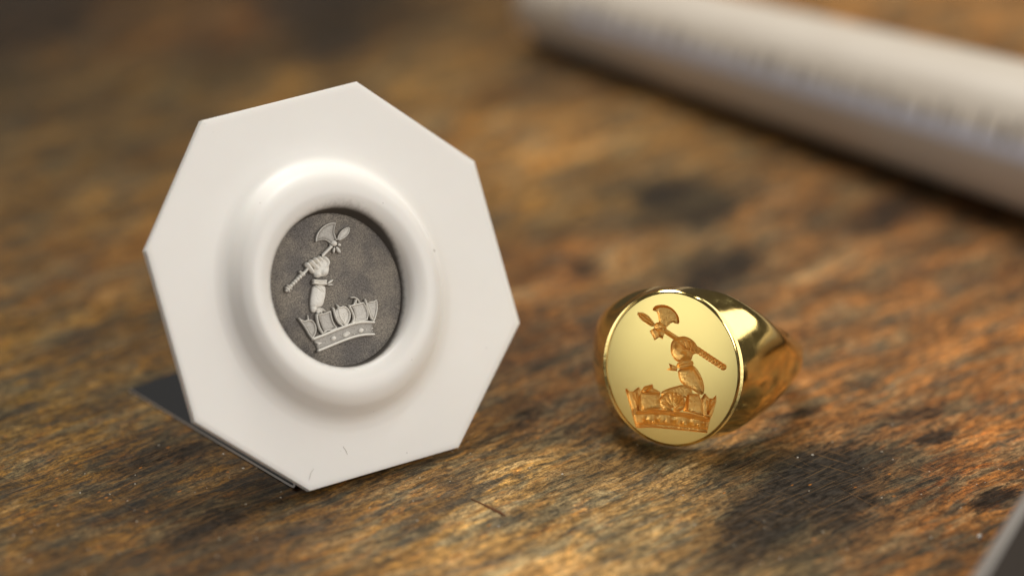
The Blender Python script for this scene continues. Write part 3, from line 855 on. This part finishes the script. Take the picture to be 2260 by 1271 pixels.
        r.add_line([(248, 1108), (400, 1100), (560, 1116), (830, 1146)], 6, 6)
        for gx, gy, gr in ((320, 1065, 22), (415, 1052, 26), (555, 1058, 32), (685, 1078, 26), (790, 1092, 22), (370, 1085, 10), (480, 1082, 10), (620, 1090, 10), (740, 1110, 10)):
            r.add_blob(gx, gy, gr, -9)
    H = []
    for d in (axe, arm, crown):
        r = Relief(X, Y); r.wall, r.gain = 1.3, 1.5; d(r); H.append(r.h)
    H = np.array(H)
    dep = np.clip(H.max(0), 0, None)
    who = np.where(H.max(0) > 0.6, H.argmax(0), -1)
    rough = np.where(dep > 2, 3.2 * (fbm(X / 13, Y / 13, 41) - .5) + 2.0 * (vnoise(X / 5, Y / 5, 55) - .5), 0)
    z = -(dep + rough) * UR * 1.65
    z = np.where(dep > 0, np.minimum(z, 0), 0) - 0.040 * ((x / FA) ** 2 + (y / FB) ** 2) ** 1.2 + 0.036
    V = np.stack([x, y, z], -1).reshape(-1, 3)
    idx = np.arange(n * n).reshape(n, n)
    q = np.stack([idx[:-1, :-1], idx[:-1, 1:], idx[1:, 1:], idx[1:, :-1]], -1).reshape(-1, 4)
    wf = who.ravel()[q].max(1)
    def take(name, sel, mat, parent):
        qq = q[sel]; used = np.unique(qq)
        mp = np.full(len(V), -1); mp[used] = np.arange(len(used))
        return link_mesh(name, mesh_np(name, V[used], mp[qq]), mat, parent)
    face = take("bezel_face", wf < 0, satin.m, root)
    take("engraved_axe", wf == 0, carved.m, face)
    take("engraved_arm", wf == 1, carved.m, face)
    take("engraved_crown", wf == 2, carved.m, face)
    return root
build_ring()

# ------------------------------------------------------------------ the white tapered rod at the back
def build_rod():
    g0 = Vector((0.32, 6.65, 0)); g1 = Vector((5.35, 2.08, 0))
    L = (g1 - g0).length
    d = (g1 - g0) / L
    r0, r1 = 0.475, 0.75
    slope = (r1 - r0) / L
    total = 13.0
    root = thing("tapered_rod", "thick white tapered rod with a row of small dark marks lying at the back", "rod",
                 frame(g0, d, Vector((0, 0, 1)).cross(d), (0, 0, 1)))
    N = Nodes("ivory_plastic")
    o = N.n("TexCoord").outputs["Object"]
    N.p(Base_Color=N.mix(N.noise(o, 1.2, 3), (0.60, 0.525, 0.435, 1), (0.67, 0.60, 0.505, 1)), Roughness=0.42, Specular_IOR_Level=0.4)
    st = Nodes("strip_with_blue_sheen"); st.p(Base_Color=(0.66, 0.66, 0.72, 1), Roughness=0.25)  # bluish tint puts the cool window's reflection into the strip's colour
    tk = Nodes("mark_ink"); tk.p(Base_Color=(0.26, 0.22, 0.19, 1), Roughness=0.5)
    nu = 72
    V = []; Q = []
    stations = [(-0.0, 0.0), (0.0, 0.72), (0.02, 0.9), (0.06, 0.97), (0.12, 1.0)] + [(x, 1.0) for x in np.linspace(0.5, total, 40)] + [(total, 0.0)]
    for x, f in stations:
        rr = r0 + slope * x
        for i in range(nu):
            a = 2 * math.pi * i / nu
            V.append((x, f * rr * math.cos(a), rr + f * rr * math.sin(a)))
    for k in range(len(stations) - 1):
        for i in range(nu):
            j = (i + 1) % nu
            Q.append((k * nu + i, k * nu + j, (k + 1) * nu + j, (k + 1) * nu + i))
    me = mesh_np("rod_body", V, Q); me.set_sharp_from_angle(angle=R(45))
    link_mesh("rod_body", me, N.m, root)
    # printed strip along the camera side of the rod, with its marks
    def patch(name, x0, x1, a0, a1, lift, mat):
        V = []; Q = []
        na, nx = 6, max(2, int((x1 - x0) / 0.25) + 1)
        for i in range(nx + 1):
            x = x0 + (x1 - x0) * i / nx; rr = r0 + slope * x
            for j in range(na + 1):
                a = math.pi + (a0 + (a1 - a0) * j / na)   # measured from the camera side, upward negative
                V.append((x, (rr + lift) * math.cos(a), rr - (rr + lift) * math.sin(a) * 1.0))
        for i in range(nx):
            for j in range(na):
                b = i * (na + 1) + j
                Q.append((b, b + 1, b + na + 2, b + na + 1))
        return link_mesh(name, mesh_np(name, V, Q), mat, root)
    return root, patch, st, tk, total
rod, rod_patch, strip_nodes, ink_nodes, rod_len = build_rod()
rod_patch("scale_strip", 0.9, rod_len - 1, R(4), R(22), 0.004, strip_nodes.m)
random.seed(5)
for k in range(28):
    x = 0.9 + 0.25 * k + random.uniform(-0.05, 0.05)
    w = random.uniform(0.03, 0.07)
    rod_patch("mark", x, x + w, R(14), R(random.uniform(30, 40)), 0.007, ink_nodes.m)

# ------------------------------------------------------------------ dark bar at the near right corner
def build_bar():
    a = Vector((3.77, -7.27, 0)); b = Vector((4.40, -5.75, 0))
    d = (b - a).normalized(); s = Vector((d.y, -d.x, 0))
    root = thing("dark_bar", "dark metal bar with a pale slanted edge at the near right corner of the bench", "bar", frame(a - d * 3, d, -s, (0, 0, 1)))
    D = Nodes("dark_steel"); D.p(Base_Color=(0.034, 0.026, 0.020, 1), Roughness=0.7, Specular_IOR_Level=0.15, Metallic=0.0)
    E = Nodes("bare_steel"); E.p(Base_Color=(0.36, 0.33, 0.30, 1), Roughness=0.45, Metallic=0.4)
    L = 6.6
    def prism(name, prof, x0, x1, mat):
        bm = bmesh.new()
        A = [bm.verts.new((x0, y, z)) for y, z in prof]; B = [bm.verts.new((x1, y, z)) for y, z in prof]
        n = len(prof)
        for i in range(n):
            bm.faces.new((A[i], A[(i + 1) % n], B[(i + 1) % n], B[i]))
        bm.faces.new(A); bm.faces.new(B[::-1])
        return link_mesh(name, bm_mesh(name, bm), mat, root)
    prism("bar_body", [(0.0, 0.0), (0.0, 0.78), (-0.10, 0.88), (-0.46, 0.88), (-0.52, 0.82), (-0.52, 0.0)], 0, L, D.m)
    prism("bevelled_edge", [(0.003, 0.60), (0.003, 0.785), (-0.03, 0.845), (-0.10, 0.885), (-0.15, 0.888), (-0.15, 0.80), (-0.05, 0.60)], -0.002, L + 0.002, E.m)
    return root
build_bar()

# ------------------------------------------------------------------ crumbs on the bench
def crumb_mesh(bm, x, y, z, s, rnd):
    vs_ = []
    for k in range(6):
        a = k * math.pi / 3
        vs_.append(bm.verts.new((x + s * math.cos(a) * rnd.uniform(.6, 1.2), y + s * math.sin(a) * rnd.uniform(.6, 1.2), z + s * rnd.uniform(0.0, .35))))
    t = bm.verts.new((x, y, z + s * rnd.uniform(.5, .9)))
    for k in range(6):
        bm.faces.new((vs_[k], vs_[(k + 1) % 6], t))
def build_crumbs():
    rnd = random.Random(11)
    N = Nodes("pale_crumb"); N.p(Base_Color=(0.66, 0.60, 0.50, 1), Roughness=0.35)
    bm = bmesh.new()
    for _ in range(120):
        x = rnd.uniform(-5, 5.2); y = rnd.uniform(-6, -1.5)
        crumb_mesh(bm, x, y, -0.006, rnd.choice([.004, .005, .006, .008, .013]), rnd)
    o = link_mesh("filings_dust", bm_mesh("filings_dust", bm), N.m)
    o["kind"] = "stuff"; o["label"] = "pale specks of dust and filings scattered over the worn bench"
    G = Nodes("glint_bead"); G.p(Base_Color=(0.85, 0.82, 0.76, 1), Roughness=0.3)  # white bead added in place of a bright glint on the bench
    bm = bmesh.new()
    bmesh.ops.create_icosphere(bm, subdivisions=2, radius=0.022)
    for v in bm.verts:
        v.co *= 1 + 0.25 * math.sin(40 * v.co.x + 3) * math.cos(55 * v.co.y)
    g = link_mesh("glint_bead", bm_mesh("glint_bead", bm, True), G.m)
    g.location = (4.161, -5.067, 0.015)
    tag(g, "tiny white bead standing for a glint on the bench just left of the dark bar", "glint")
    # a sliver of torn wood
    S = Nodes("split_wood"); S.p(Base_Color=(0.20, 0.075, 0.025, 1), Roughness=0.6)
    pts = [(-0.37, -4.345, .002, .003), (-0.28, -4.43, .006, .008), (-0.18, -4.53, .011, .013), (-0.10, -4.61, .015, .018), (-0.06, -4.66, .004, .006)]
    bm = bmesh.new(); prev = None
    for x, y, w, h in pts:
        ring = [bm.verts.new((x - w * .7, y - w * .7, 0)), bm.verts.new((x, y, h)), bm.verts.new((x + w * .8, y + w * .8, -.002)), bm.verts.new((x, y, -.01))]
        if prev:
            for i in range(4):
                bm.faces.new((prev[i], prev[(i + 1) % 4], ring[(i + 1) % 4], ring[i]))
        else:
            bm.faces.new(ring)
        prev = ring
    bm.faces.new(prev[::-1])
    s = link_mesh("wood_splinter", bm_mesh("wood_splinter", bm), S.m)
    tag(s, "thin reddish splinter lifting from the bench in front of the plaque and ring", "splinter")
build_crumbs()
